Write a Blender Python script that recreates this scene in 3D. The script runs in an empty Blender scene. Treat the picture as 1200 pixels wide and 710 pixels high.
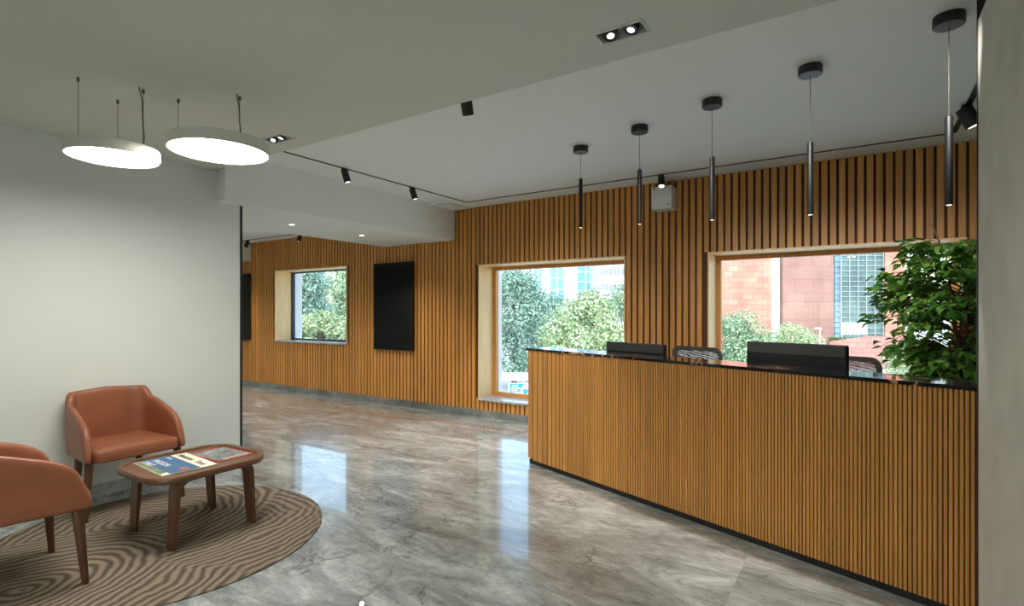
import bpy, bmesh, math, random
from mathutils import Vector, Matrix
C = bpy.context.scene.collection
PI = math.pi
random.seed(7)

# ------------------------------------------------------------------ camera frame (used only to lay out measured places)
F, YAW, V0, EYE = 625.0, 0.5783, 365.27, 1.5
CY, SY = math.cos(YAW), math.sin(YAW)
def at(u, d):
    r = (u - 600) / F * d
    return (r * CY - d * SY, r * SY + d * CY)
def zat(v, d):
    return EYE - (v - V0) / F * d

# ------------------------------------------------------------------ materials
def lin(c):
    return tuple((x / 12.92 if x <= .04045 else ((x + .055) / 1.055) ** 2.4) for x in [k / 255 for k in c])
def new_mat(name):
    m = bpy.data.materials.new(name); m.use_nodes = True
    nt = m.node_tree
    return m, nt, nt.nodes['Principled BSDF']
def N(nt, typ, **kw):
    n = nt.nodes.new(typ)
    for k, v in kw.items():
        if k in n.inputs: n.inputs[k].default_value = v
        else: setattr(n, k, v)
    return n
def L(nt, a, b): nt.links.new(a, b)
def ramp(nt, fac, stops, interp='LINEAR'):
    r = nt.nodes.new('ShaderNodeValToRGB'); r.color_ramp.interpolation = interp
    e = r.color_ramp.elements
    while len(e) < len(stops): e.new(.5)
    for el, (p, c) in zip(e, stops):
        el.position = p; el.color = (*c, 1)
    L(nt, fac, r.inputs['Fac']); return r
def mixc(nt, fac, a, b, mode='MIX'):
    n = nt.nodes.new('ShaderNodeMix'); n.data_type = 'RGBA'; n.blend_type = mode
    for sock, v in ((n.inputs['Factor'], fac), (n.inputs['A'], a), (n.inputs['B'], b)):
        pass
    ins = [i for i in n.inputs]
    def put(i, v):
        if hasattr(v, 'is_output'): L(nt, v, i)
        elif isinstance(v, (int, float)): i.default_value = v
        else: i.default_value = (*v, 1)
    put(ins[0], fac); put(ins[6], a); put(ins[7], b)
    return n.outputs[2]
def coords(nt, scale=(1, 1, 1), rot=(0, 0, 0), loc=(0, 0, 0)):
    tc = nt.nodes.new('ShaderNodeTexCoord'); mp = nt.nodes.new('ShaderNodeMapping')
    mp.inputs['Scale'].default_value = scale; mp.inputs['Rotation'].default_value = rot; mp.inputs['Location'].default_value = loc
    L(nt, tc.outputs['Object'], mp.inputs['Vector']); return mp.outputs['Vector']
def bump(nt, h, bs, strength=.2, dist=.01):
    b = N(nt, 'ShaderNodeBump', Strength=strength, Distance=dist); L(nt, h, b.inputs['Height']); L(nt, b.outputs['Normal'], bs.inputs['Normal'])
def plain(name, rgb, rough=.5, metal=0, var=.06, scale=8, bmp=0, bscale=60, spec=None, coat=0):
    """a plain coloured surface with slight procedural variation"""
    m, nt, b = new_mat(name); c = lin(rgb)
    v = coords(nt)
    n = N(nt, 'ShaderNodeTexNoise', Scale=scale, Detail=4.0); L(nt, v, n.inputs['Vector'])
    lo = tuple(x * (1 - var) for x in c); hi = tuple(min(1, x * (1 + var)) for x in c)
    r = ramp(nt, n.outputs['Fac'], [(.3, lo), (.7, hi)])
    L(nt, r.outputs['Color'], b.inputs['Base Color'])
    b.inputs['Roughness'].default_value = rough; b.inputs['Metallic'].default_value = metal
    if spec is not None: b.inputs['Specular IOR Level'].default_value = spec
    if coat: b.inputs['Coat Weight'].default_value = coat
    if bmp:
        n2 = N(nt, 'ShaderNodeTexNoise', Scale=bscale, Detail=3.0); L(nt, v, n2.inputs['Vector'])
        bump(nt, n2.outputs['Fac'], b, bmp, .005)
    return m
def wood(name, rgb, dark=.6, rough=.42, grain=(28, 28, 1.1), island=.22, axis=None):
    m, nt, b = new_mat(name); c = lin(rgb)
    v = coords(nt, grain)
    geo = nt.nodes.new('ShaderNodeNewGeometry')
    add = N(nt, 'ShaderNodeVectorMath', operation='ADD')
    sc = N(nt, 'ShaderNodeMath', operation='MULTIPLY'); sc.inputs[1].default_value = 37.0
    L(nt, geo.outputs['Random Per Island'], sc.inputs[0])
    L(nt, v, add.inputs[0]); L(nt, sc.outputs[0], add.inputs[1])
    n = N(nt, 'ShaderNodeTexNoise', Scale=1.6, Detail=6.0, Roughness=.62, Distortion=.6); L(nt, add.outputs[0], n.inputs['Vector'])
    r = ramp(nt, n.outputs['Fac'], [(.28, tuple(x * dark for x in c)), (.5, c), (.75, tuple(min(1, x * 1.22) for x in c))])
    hv = N(nt, 'ShaderNodeHueSaturation'); L(nt, r.outputs['Color'], hv.inputs['Color'])
    mr = N(nt, 'ShaderNodeMapRange'); mr.inputs['To Min'].default_value = 1 - island; mr.inputs['To Max'].default_value = 1 + island
    L(nt, geo.outputs['Random Per Island'], mr.inputs['Value']); L(nt, mr.outputs['Result'], hv.inputs['Value'])
    L(nt, hv.outputs['Color'], b.inputs['Base Color']); b.inputs['Roughness'].default_value = rough
    bump(nt, n.outputs['Fac'], b, .08, .002)
    return m
def emis(name, rgb, strength):
    m, nt, b = new_mat(name)
    v = coords(nt); n = N(nt, 'ShaderNodeTexNoise', Scale=3.0); L(nt, v, n.inputs['Vector'])
    r = ramp(nt, n.outputs['Fac'], [(.3, tuple(x * .98 for x in rgb)), (.7, rgb)])
    L(nt, r.outputs['Color'], b.inputs['Emission Color']); b.inputs['Emission Strength'].default_value = strength
    b.inputs['Base Color'].default_value = (.8, .8, .8, 1)
    return m

M = {}
M['paint'] = plain('wall_paint', (219, 224, 217), .7, var=.015, scale=1.5, bmp=.03, bscale=120)
M['ceil'] = plain('ceiling_paint', (234, 236, 230), .8, var=.012, scale=1.2)
M['ceil_low'] = plain('lower_ceiling_grey', (208, 209, 198), .8, var=.012, scale=1.2)  # darker and greyer than the raised ceiling
M['oak'] = wood('oak_slats', (203, 141, 70), .76, .45, (26, 26, 1.2), .14)
M['oak_desk'] = wood('oak_desk_slats', (190, 133, 66), .78, .42, (30, 30, 1.2), .12)
M['oak_daylit'] = wood('daylit_oak_lining', (236, 200, 142), .9, .4, (14, 14, 1.4), .04)  # daylight on the window reveals put into a paler oak colour
M['gap'] = plain('dark_backing', (92, 56, 26), .8)
M['walnut'] = wood('walnut', (88, 57, 38), .6, .35, (22, 22, 3), .06)
M['walnut_top'] = wood('walnut_top', (106, 72, 51), .75, .32, (20, 3, 20), .04)
M['black'] = plain('matte_black_metal', (20, 20, 20), .5, 0, .1)
M['canopy'] = plain('black_canopy_metal', (24, 27, 29), .45)
M['graphite'] = plain('graphite_plastic', (80, 75, 68), .5)
M['monitor'] = plain('monitor_plastic', (13, 13, 12), .45, spec=.4)
M['band'] = plain('monitor_top_band', (46, 46, 42), .5)
M['core'] = plain('desk_core', (46, 26, 10), .8)
M['letters'] = plain('dark_lettering', (8, 8, 8), .4)
M['tvglass'] = plain('tv_glass', (6, 7, 8), .08, spec=.25)
M['white'] = plain('white_metal', (226, 226, 218), .4, var=.02)
M['cream'] = plain('white_lamp_housing', (214, 211, 198), .45, var=.02)
M['steel'] = plain('steel_wire', (120, 115, 105), .35, .8)
M['chrome'] = plain('chrome', (200, 200, 200), .15, 1)
M['twinframe'] = plain('grey_fitting', (196, 198, 192), .45)
M['kick'] = plain('black_plinth', (22, 21, 20), .4)
M['diff'] = emis('disc_diffuser', (1, .97, .92), 6)
M['lens'] = emis('lamp_lens', (1, .93, .8), 6)
M['lens_dim'] = emis('dim_lens', (1, .92, .8), 1.2)
M['concrete'] = plain('column_plaster', (192, 189, 178), .75, var=.09, scale=5, bmp=.15, bscale=14)
M['wplaster'] = plain('outer_wall_paint', (236, 238, 238), .7)
M['pot'] = plain('plant_pot', (225, 223, 216), .4)
M['soil'] = plain('soil', (60, 45, 34), .9, bmp=.5)
M['bark'] = plain('bark', (96, 66, 40), .85, var=.3, scale=20, bmp=.5, bscale=30)
M['trunk'] = plain('tree_trunk', (92, 78, 62), .9, var=.3, scale=6)

def leather(name, rgb):
    m, nt, b = new_mat(name); c = lin(rgb); v = coords(nt)
    n = N(nt, 'ShaderNodeTexNoise', Scale=5.0, Detail=5.0); L(nt, v, n.inputs['Vector'])
    r = ramp(nt, n.outputs['Fac'], [(.3, tuple(x * .86 for x in c)), (.7, tuple(x * 1.1 for x in c))])
    L(nt, r.outputs['Color'], b.inputs['Base Color']); b.inputs['Roughness'].default_value = .44
    vo = N(nt, 'ShaderNodeTexVoronoi', Scale=260.0); L(nt, v, vo.inputs['Vector'])
    n2 = N(nt, 'ShaderNodeTexNoise', Scale=7.0, Detail=2.0, Distortion=1.0); L(nt, v, n2.inputs['Vector'])
    ad = N(nt, 'ShaderNodeMath', operation='MULTIPLY_ADD'); ad.inputs[1].default_value = .08
    L(nt, vo.outputs['Distance'], ad.inputs[0]); L(nt, n2.outputs['Fac'], ad.inputs[2])
    bump(nt, ad.outputs[0], b, .22, .02)
    return m
M['leather'] = leather('tan_leather', (148, 89, 60))

def marble(name, a, b_, c_, vein, rough=.08, slab=True, vein_amt=1.0):
    m, nt, bs = new_mat(name)
    tc = nt.nodes.new('ShaderNodeTexCoord')
    vec = tc.outputs['Object']
    if slab:   # big slabs: every slab has its own piece of stone
        sn = N(nt, 'ShaderNodeVectorMath', operation='SNAP'); sn.inputs[1].default_value = (2.9, 1.62, 10)
        of = N(nt, 'ShaderNodeVectorMath', operation='ADD'); of.inputs[1].default_value = (.58, .02, 5)
        L(nt, vec, of.inputs[0]); L(nt, of.outputs[0], sn.inputs[0])
        wn = N(nt, 'ShaderNodeTexWhiteNoise', noise_dimensions='3D'); L(nt, sn.outputs[0], wn.inputs['Vector'])
        ms = N(nt, 'ShaderNodeVectorMath', operation='MULTIPLY'); ms.inputs[1].default_value = (3, 3, 3); L(nt, wn.outputs['Color'], ms.inputs[0])
        a2 = N(nt, 'ShaderNodeVectorMath', operation='ADD'); L(nt, vec, a2.inputs[0]); L(nt, ms.outputs[0], a2.inputs[1])
        vec = a2.outputs[0]
    mp = nt.nodes.new('ShaderNodeMapping'); mp.inputs['Rotation'].default_value = (0, 0, .45); mp.inputs['Scale'].default_value = (.75, 1.9, 1)
    L(nt, vec, mp.inputs['Vector']); v = mp.outputs['Vector']
    n = N(nt, 'ShaderNodeTexNoise', Scale=1.5, Detail=12.0, Roughness=.72, Distortion=1.1); L(nt, v, n.inputs['Vector'])
    r = ramp(nt, n.outputs['Fac'], [(.3, a), (.5, b_), (.72, c_)])
    n2 = N(nt, 'ShaderNodeTexNoise', Scale=6.5, Detail=10.0, Roughness=.74, Distortion=1.2); L(nt, v, n2.inputs['Vector'])
    r2 = ramp(nt, n2.outputs['Fac'], [(.32, (.55, .55, .55)), (.5, (.92, .92, .92)), (.68, (1.2, 1.2, 1.2))])
    col = mixc(nt, .75, r.outputs['Color'], r2.outputs['Color'], 'MULTIPLY')
    n3 = N(nt, 'ShaderNodeTexNoise', Scale=16.0, Detail=9.0, Roughness=.75, Distortion=.6); L(nt, v, n3.inputs['Vector'])
    r3 = ramp(nt, n3.outputs['Fac'], [(.36, (.7, .7, .7)), (.5, (1, 1, 1)), (.66, (1.2, 1.2, 1.2))])
    col = mixc(nt, .6, col, r3.outputs['Color'], 'MULTIPLY')
    for sc, w, k in ((.9, .010, .75), (2.3, .007, .5)):
        nv = N(nt, 'ShaderNodeTexNoise', Scale=sc, Detail=6.0, Roughness=.6, Distortion=.7); L(nt, vec, nv.inputs['Vector'])
        s1 = N(nt, 'ShaderNodeMath', operation='SUBTRACT'); s1.inputs[1].default_value = .5; L(nt, nv.outputs['Fac'], s1.inputs[0])
        ab = N(nt, 'ShaderNodeMath', operation='ABSOLUTE'); L(nt, s1.outputs[0], ab.inputs[0])
        rv = ramp(nt, ab.outputs[0], [(0, (k * vein_amt,) * 3), (w, (0, 0, 0))])
        gate = N(nt, 'ShaderNodeTexNoise', Scale=1.1, Detail=2.0); L(nt, v, gate.inputs['Vector'])
        rg = ramp(nt, gate.outputs['Fac'], [(.45, (0, 0, 0)), (.62, (1, 1, 1))])
        mu = N(nt, 'ShaderNodeMath', operation='MULTIPLY'); L(nt, rv.outputs['Color'], mu.inputs[0]); L(nt, rg.outputs['Color'], mu.inputs[1])
        col = mixc(nt, mu.outputs[0], col, vein)
    L(nt, col, bs.inputs['Base Color']); bs.inputs['Roughness'].default_value = rough
    bs.inputs['Specular IOR Level'].default_value = .5
    if slab:
        bs.inputs['Coat Weight'].default_value = .62; bs.inputs['Coat IOR'].default_value = 1.6; bs.inputs['Coat Roughness'].default_value = .012
        bs.inputs['Roughness'].default_value = .24
    return m
M['floor'] = marble('grey_marble', lin((98, 102, 100)), lin((154, 160, 157)), lin((210, 215, 212)), lin((74, 71, 66)))
M['skirt'] = marble('skirting_stone', lin((96, 98, 92)), lin((128, 130, 124)), lin((158, 160, 154)), lin((70, 70, 66)), .25, False)
M['skirt_l'] = marble('white_skirting_marble', lin((140, 142, 142)), lin((186, 188, 188)), lin((214, 216, 216)), lin((90, 90, 88)), .2, False)
M['sill'] = marble('sill_stone', lin((150, 152, 154)), lin((178, 180, 184)), lin((206, 208, 212)), lin((120, 120, 120)), .15, False)
def black_marble():
    m, nt, b = new_mat('black_marble'); v = coords(nt, (1.2, 2.5, 1), (0, 0, .5))
    n = N(nt, 'ShaderNodeTexNoise', Scale=1.3, Detail=4.0, Distortion=.8); L(nt, v, n.inputs['Vector'])
    s = N(nt, 'ShaderNodeMath', operation='SUBTRACT'); s.inputs[1].default_value = .46; L(nt, n.outputs['Fac'], s.inputs[0])
    a = N(nt, 'ShaderNodeMath', operation='ABSOLUTE'); L(nt, s.outputs[0], a.inputs[0])
    r = ramp(nt, a.outputs[0], [(0, lin((190, 150, 110))), (.006, lin((20, 20, 21))), (1, lin((16, 16, 17)))])
    L(nt, r.outputs['Color'], b.inputs['Base Color']); b.inputs['Roughness'].default_value = .06
    return m
M['bmarble'] = black_marble()
def glass(name, tint=(.93, .97, .96), op=.92):
    m, nt, b = new_mat(name); nt.nodes.remove(b)
    out = nt.nodes['Material Output']
    t = N(nt, 'ShaderNodeBsdfTransparent'); g = N(nt, 'ShaderNodeBsdfGlossy', Roughness=.01)
    n = N(nt, 'ShaderNodeTexNoise', Scale=.7); tc = nt.nodes.new('ShaderNodeTexCoord'); L(nt, tc.outputs['Object'], n.inputs['Vector'])
    r = ramp(nt, n.outputs['Fac'], [(.3, tuple(x * .99 for x in tint)), (.7, tint)]); L(nt, r.outputs['Color'], t.inputs['Color'])
    lw = N(nt, 'ShaderNodeLayerWeight', Blend=.5); pw = N(nt, 'ShaderNodeMath', operation='POWER'); pw.inputs[1].default_value = 5.0; L(nt, lw.outputs['Facing'], pw.inputs[0])
    fr = N(nt, 'ShaderNodeMath', operation='MULTIPLY_ADD'); fr.inputs[1].default_value = .6; fr.inputs[2].default_value = .03; L(nt, pw.outputs[0], fr.inputs[0]); mx = nt.nodes.new('ShaderNodeMixShader')
    L(nt, fr.outputs[0], mx.inputs[0]); L(nt, t.outputs[0], mx.inputs[1]); L(nt, g.outputs[0], mx.inputs[2]); L(nt, mx.outputs[0], out.inputs['Surface'])
    return m
M['glass'] = glass('window_glass')
def leafmat(name, lo, hi, trans=.35, rough=.5):
    m, nt, b = new_mat(name)
    geo = nt.nodes.new('ShaderNodeNewGeometry')
    r = ramp(nt, geo.outputs['Random Per Island'], [(0, lin(lo)), (1, lin(hi))])
    L(nt, r.outputs['Color'], b.inputs['Base Color']); b.inputs['Roughness'].default_value = rough
    out = nt.nodes['Material Output']
    tr = N(nt, 'ShaderNodeBsdfTranslucent'); L(nt, r.outputs['Color'], tr.inputs['Color'])
    mx = nt.nodes.new('ShaderNodeMixShader'); mx.inputs[0].default_value = trans
    L(nt, b.outputs[0], mx.inputs[1]); L(nt, tr.outputs[0], mx.inputs[2]); L(nt, mx.outputs[0], out.inputs['Surface'])
    return m
M['ficus'] = leafmat('ficus_leaves', (54, 108, 46), (146, 190, 92), .5, .35)
M['leaf_teal'] = leafmat('blue_green_tree_leaves', (66, 108, 100), (176, 206, 188), .3)  # haze put into these tree leaf colours, lighter and less saturated
M['leaf_light'] = leafmat('light_green_tree_leaves', (104, 134, 90), (214, 226, 184), .3)
M['leaf_mid'] = leafmat('mid_green_tree_leaves', (80, 120, 92), (190, 212, 172), .3)
def brick(name, c1, c2, mortar, scale, bw=.5, rh=.3, ms=.01, rough=.8):
    m, nt, b = new_mat(name)
    tc = nt.nodes.new('ShaderNodeTexCoord'); sp = nt.nodes.new('ShaderNodeSeparateXYZ'); cb = nt.nodes.new('ShaderNodeCombineXYZ')
    L(nt, tc.outputs['Object'], sp.inputs[0]); ad = N(nt, 'ShaderNodeMath', operation='ADD')
    L(nt, sp.outputs['X'], ad.inputs[0]); L(nt, sp.outputs['Y'], ad.inputs[1]); L(nt, ad.outputs[0], cb.inputs['X']); L(nt, sp.outputs['Z'], cb.inputs['Y'])
    t = N(nt, 'ShaderNodeTexBrick', Scale=scale); L(nt, cb.outputs[0], t.inputs['Vector'])
    t.inputs['Color1'].default_value = (*lin(c1), 1); t.inputs['Color2'].default_value = (*lin(c2), 1); t.inputs['Mortar'].default_value = (*lin(mortar), 1)
    t.inputs['Mortar Size'].default_value = ms; t.inputs['Brick Width'].default_value = bw; t.inputs['Row Height'].default_value = rh
    n = N(nt, 'ShaderNodeTexNoise', Scale=.35, Detail=6.0); L(nt, tc.outputs['Object'], n.inputs['Vector'])
    r = ramp(nt, n.outputs['Fac'], [(.35, (.78, .72, .74)), (.6, (1.05, 1.05, 1.05))])
    L(nt, mixc(nt, .8, t.outputs['Color'], r.outputs['Color'], 'MULTIPLY'), b.inputs['Base Color']); b.inputs['Roughness'].default_value = rough
    return m
M['sand_a'] = brick('red_sandstone_tiles', (196, 138, 122), (178, 116, 102), (142, 92, 82), 1, 1.1, .62, .02)
M['sand_b'] = brick('weathered_sandstone', (148, 116, 108), (140, 107, 100), (118, 88, 83), 1, 2.0, 1.5, .02)
M['sand_w'] = brick('sandstone_garden_wall', (162, 112, 106), (174, 126, 118), (138, 94, 90), 1, .9, .5, .03)
M['curtain'] = plain('dark_curtain_glass', (72, 98, 102), .3, 0, .4, .5, spec=.5)
M['curtain_b'] = plain('pale_curtain_glass', (134, 176, 204), .3, 0, .3, .6, spec=.5)
M['mull'] = plain('white_mullions', (172, 182, 184), .5)
M['tower_w'] = plain('pale_tower_cladding', (196, 204, 214), .7)
M['tower_b'] = plain('blue_tower_glass', (104, 152, 190), .2, 0, .2, .3)
M['tower_g'] = plain('grey_window_band', (122, 132, 150), .4)
M['ground'] = plain('paving', (196, 198, 194), .9, var=.12, scale=.4)
M['banner_b'] = plain('blue_banner', (28, 128, 200), .5)
M['banner_w'] = plain('white_banner', (236, 240, 242), .5)
M['awning'] = plain('white_awning', (240, 243, 244), .6)
M['hedge'] = leafmat('hedge_leaves', (70, 96, 60), (130, 150, 96))
def rugmat():
    m, nt, b = new_mat('rug_wool')
    v = coords(nt)
    nz = N(nt, 'ShaderNodeTexNoise', Scale=2.2, Detail=3.0); L(nt, v, nz.inputs['Vector'])
    sub = N(nt, 'ShaderNodeVectorMath', operation='MULTIPLY_ADD'); sub.inputs[1].default_value = (.22, .22, 0)
    L(nt, nz.outputs['Color'], sub.inputs[0]); L(nt, v, sub.inputs[2])
    outs = []
    for cx, cy, sc in ((-.42, .05, 15), (.15, -.75, 16)):
        of = N(nt, 'ShaderNodeVectorMath', operation='SUBTRACT'); of.inputs[1].default_value = (cx + .11, cy + .11, 0); L(nt, sub.outputs[0], of.inputs[0])
        ml = N(nt, 'ShaderNodeVectorMath', operation='MULTIPLY'); ml.inputs[1].default_value = (1, .8, 0); L(nt, of.outputs[0], ml.inputs[0])
        w = N(nt, 'ShaderNodeTexWave', wave_type='RINGS', rings_direction='Z', Scale=sc / 2.6, Distortion=.9, Detail=2.0); w.inputs['Detail Scale'].default_value = 2.5
        L(nt, ml.outputs[0], w.inputs['Vector']); outs.append(w.outputs['Fac'])
    sel = N(nt, 'ShaderNodeTexNoise', Scale=.9, Detail=1.0); L(nt, v, sel.inputs['Vector'])
    sr = ramp(nt, sel.outputs['Fac'], [(.47, (0, 0, 0)), (.53, (1, 1, 1))])
    f = mixc(nt, sr.outputs['Color'], outs[0], outs[1])
    fine = N(nt, 'ShaderNodeTexNoise', Scale=90.0, Detail=3.0); L(nt, v, fine.inputs['Vector'])
    ad = N(nt, 'ShaderNodeMath', operation='MULTIPLY_ADD'); ad.inputs[1].default_value = .35; L(nt, fine.outputs['Fac'], ad.inputs[0]); L(nt, f, ad.inputs[2])
    r = ramp(nt, ad.outputs[0], [(.25, lin((88, 79, 68))), (.6, lin((112, 101, 86))), (1, lin((138, 125, 106)))])
    L(nt, r.outputs['Color'], b.inputs['Base Color']); b.inputs['Roughness'].default_value = .95
    b.inputs['Specular IOR Level'].default_value = .1
    bump(nt, ad.outputs[0], b, .35, .01)
    return m
M['rug'] = rugmat()
def meshfab():
    m, nt, b = new_mat('chair_mesh_fabric'); v = coords(nt, (1, 1, 1.6), (0, .25, 0))
    out = nt.nodes['Material Output']
    w = N(nt, 'ShaderNodeTexWave', wave_type='BANDS', bands_direction='Z', Scale=9.0, Distortion=5.0, Detail=2.0); w.inputs['Detail Scale'].default_value = 2.4
    L(nt, v, w.inputs['Vector'])
    r = ramp(nt, w.outputs['Fac'], [(.35, (.07, .07, .07)), (.65, (.8, .82, .84))]); L(nt, r.outputs['Color'], b.inputs['Base Color'])
    b.inputs['Roughness'].default_value = .8
    tl = N(nt, 'ShaderNodeBsdfTranslucent'); L(nt, r.outputs['Color'], tl.inputs['Color']); m1 = nt.nodes.new('ShaderNodeMixShader'); m1.inputs[0].default_value = .6
    L(nt, b.outputs[0], m1.inputs[1]); L(nt, tl.outputs[0], m1.inputs[2])
    t = N(nt, 'ShaderNodeBsdfTransparent'); mx = nt.nodes.new('ShaderNodeMixShader'); mx.inputs[0].default_value = .12
    L(nt, m1.outputs[0], mx.inputs[1]); L(nt, t.outputs[0], mx.inputs[2]); L(nt, mx.outputs[0], out.inputs['Surface'])
    return m
M['meshfab'] = meshfab()
M['paper'] = plain('newsprint', (226, 220, 196), .8, var=.05)
M['blue_ad'] = plain('blue_printed_picture', (66, 98, 134), .7, var=.15, scale=12)
M['green_ad'] = plain('green_printed_picture', (110, 126, 96), .7, var=.5, scale=40)
M['photo'] = plain('printed_photo', (110, 116, 116), .45, var=.85, scale=22)
M['photo_o'] = plain('orange_printed_picture', (176, 110, 84), .6, var=.4, scale=40)
M['red'] = plain('red_cover', (206, 50, 46), .4)
M['ink'] = plain('black_ink', (34, 32, 30), .7)
M['inkw'] = plain('white_ink', (240, 238, 232), .6)
M['inkp'] = plain('pink_ink', (236, 196, 190), .6)

# ------------------------------------------------------------------ mesh helpers
def nb(): return bmesh.new()
def box(bm, x0, x1, y0, y1, z0, z1):
    vs = [bm.verts.new((x, y, z)) for x in (x0, x1) for y in (y0, y1) for z in (z0, z1)]
    for f in ((0, 1, 3, 2), (4, 6, 7, 5), (0, 4, 5, 1), (2, 3, 7, 6), (0, 2, 6, 4), (1, 5, 7, 3)):
        bm.faces.new([vs[i] for i in f])
def obox(bm, mat, sx, sy, sz):
    s = len(bm.verts); box(bm, -sx / 2, sx / 2, -sy / 2, sy / 2, -sz / 2, sz / 2); bm.verts.ensure_lookup_table()
    for v in bm.verts[s:]: v.co = mat @ v.co
def loft(bm, rings, cap=True, closed=True):
    rs = [[bm.verts.new(p) for p in r] for r in rings]
    n = len(rs[0])
    for a, b in zip(rs, rs[1:]):
        for i in range(n if closed else n - 1):
            j = (i + 1) % n
            bm.faces.new((a[i], a[j], b[j], b[i]))
    if cap:
        bm.faces.new(list(reversed(rs[0]))); bm.faces.new(rs[-1])
    return rs
def lathe(bm, prof, cx=0, cy=0, seg=32, cap=True):
    rings = [[(cx + r * math.cos(2 * PI * i / seg), cy + r * math.sin(2 * PI * i / seg), z) for i in range(seg)] for r, z in prof]
    loft(bm, rings, cap)
def frame_from(d):
    d = d.normalized(); a = Vector((0, 0, 1)) if abs(d.z) < .95 else Vector((1, 0, 0))
    x = d.cross(a).normalized(); y = d.cross(x).normalized(); return x, y
def tube(bm, pts, rad, seg=10, cap=True):
    pts = [Vector(p) for p in pts]
    if not isinstance(rad, (list, tuple)): rad = [rad] * len(pts)
    rings = []; x = None
    for i, p in enumerate(pts):
        d = (pts[min(i + 1, len(pts) - 1)] - pts[max(i - 1, 0)]).normalized()
        if x is None: x, y = frame_from(d)
        else:
            x = (x - d * x.dot(d)).normalized(); y = d.cross(x)
        rings.append([p + (x * math.cos(2 * PI * k / seg) + y * math.sin(2 * PI * k / seg)) * rad[i] for k in range(seg)])
    loft(bm, rings, cap)
def rrect(w, h, r, seg=8, cx=0, cy=0):
    out = []
    for (sx, sy, a0) in ((1, 1, 0), (-1, 1, PI / 2), (-1, -1, PI), (1, -1, 1.5 * PI)):
        for k in range(seg + 1):
            a = a0 + PI / 2 * k / seg
            out.append((cx + sx * (w / 2 - r) + r * math.cos(a), cy + sy * (h / 2 - r) + r * math.sin(a)))
    return out
def prism(bm, poly, z0, z1):
    loft(bm, [[(x, y, z0) for x, y in poly], [(x, y, z1) for x, y in poly]])
def holes(bm, ax, a0, a1, b0, b1, t0, t1, hs):
    """slab with rectangular holes. ax='y': a=x,b=z,t=y ; ax='z': a=x,b=y,t=z"""
    cuts = sorted({a0, a1, *[h[0] for h in hs], *[h[1] for h in hs]})
    for p, q in zip(cuts, cuts[1:]):
        if q <= a0 or p >= a1: continue
        segs = [(b0, b1)]
        for h in hs:
            if h[0] <= p + 1e-6 and h[1] >= q - 1e-6:
                segs = [s for (u, v) in segs for s in ((u, min(v, h[2])), (max(u, h[3]), v)) if s[1] - s[0] > 1e-5]
        for (u, v) in segs:
            if ax == 'y': box(bm, p, q, t0, t1, u, v)
            else: box(bm, p, q, u, v, t0, t1)
def mesh_of(name, bm, mats, smooth=False, norm=True):
    if norm: bmesh.ops.recalc_face_normals(bm, faces=bm.faces[:])
    me = bpy.data.meshes.new(name); bm.to_mesh(me); bm.free()
    for m in (mats if isinstance(mats, (list, tuple)) else [mats]): me.materials.append(m)
    if smooth:
        me.polygons.foreach_set('use_smooth', [True] * len(me.polygons))
        try: me.set_sharp_from_angle(angle=math.radians(40))
        except Exception: pass
    return me
def obj(name, bm, mat, parent=None, loc=None, smooth=False, bevel=0, subsurf=0, label=None, norm=True):
    o = bpy.data.objects.new(name, mesh_of(name, bm, mat, smooth, norm)); C.objects.link(o)
    if parent: o.parent = parent
    if loc: o.location = loc
    if bevel:
        b = o.modifiers.new('bevel', 'BEVEL'); b.width = bevel; b.segments = 2; b.limit_method = 'ANGLE'; b.angle_limit = math.radians(40)
    if subsurf:
        s = o.modifiers.new('subsurf', 'SUBSURF'); s.levels = subsurf; s.render_levels = subsurf
    if label: o['label'] = label
    return o
def tag(o, label, cat, group=None, kind=None):
    o['label'] = label; o['category'] = cat
    if group: o['group'] = group
    if kind: o['kind'] = kind
    return o
def thing(name, label, cat, loc=(0, 0, 0), rotz=0, group=None):
    o = bpy.data.objects.new(name, None); C.objects.link(o); o.empty_display_size = .1
    o.location = loc; o.rotation_euler = (0, 0, rotz)
    return tag(o, label, cat, group)
def struct(name, bm, mat, parent=None, label=None, cat=None, **kw):
    o = obj(name, bm, mat, parent, **kw)
    if not parent:
        o['kind'] = 'structure'
        if label: o['label'] = label
        if cat: o['category'] = cat
    return o
def copy_tree(o, parent=None):
    c = o.copy(); C.objects.link(c)
    if parent: c.parent = parent
    for ch in list(o.children): copy_tree(ch, c)
    return c
def text_obj(name, body, size, mat, parent, loc, rot=(0, 0, 0), depth=.0004, align='LEFT', shear=0, sx=1):
    cu = bpy.data.curves.new(name, 'FONT'); cu.body = body; cu.size = size; cu.extrude = depth; cu.align_x = align; cu.shear = shear; cu.resolution_u = 3
    t = bpy.data.objects.new(name, cu); C.objects.link(t)
    bpy.context.view_layer.update()
    me = bpy.data.meshes.new_from_object(t.evaluated_get(bpy.context.evaluated_depsgraph_get()))
    bpy.data.objects.remove(t); bpy.data.curves.remove(cu)
    me.materials.clear(); me.materials.append(mat)
    o = bpy.data.objects.new(name, me); C.objects.link(o); o.parent = parent; o.location = loc; o.rotation_euler = rot; o.scale = (sx, 1, 1)
    return o
def lamp(name, typ, parent, loc, energy, color=(1, .965, .92), rot=(0, 0, 0), size=.05, angle=60, blend=.6):
    d = bpy.data.lights.new(name, typ); d.energy = energy; d.color = color
    if typ == 'SPOT': d.spot_size = math.radians(angle); d.spot_blend = blend; d.shadow_soft_size = size
    if typ == 'POINT': d.shadow_soft_size = size
    if typ == 'AREA': d.shape = 'DISK'; d.size = size
    o = bpy.data.objects.new(name, d); C.objects.link(o); o.location = loc; o.rotation_euler = rot
    if parent: o.parent = parent
    return o

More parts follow.
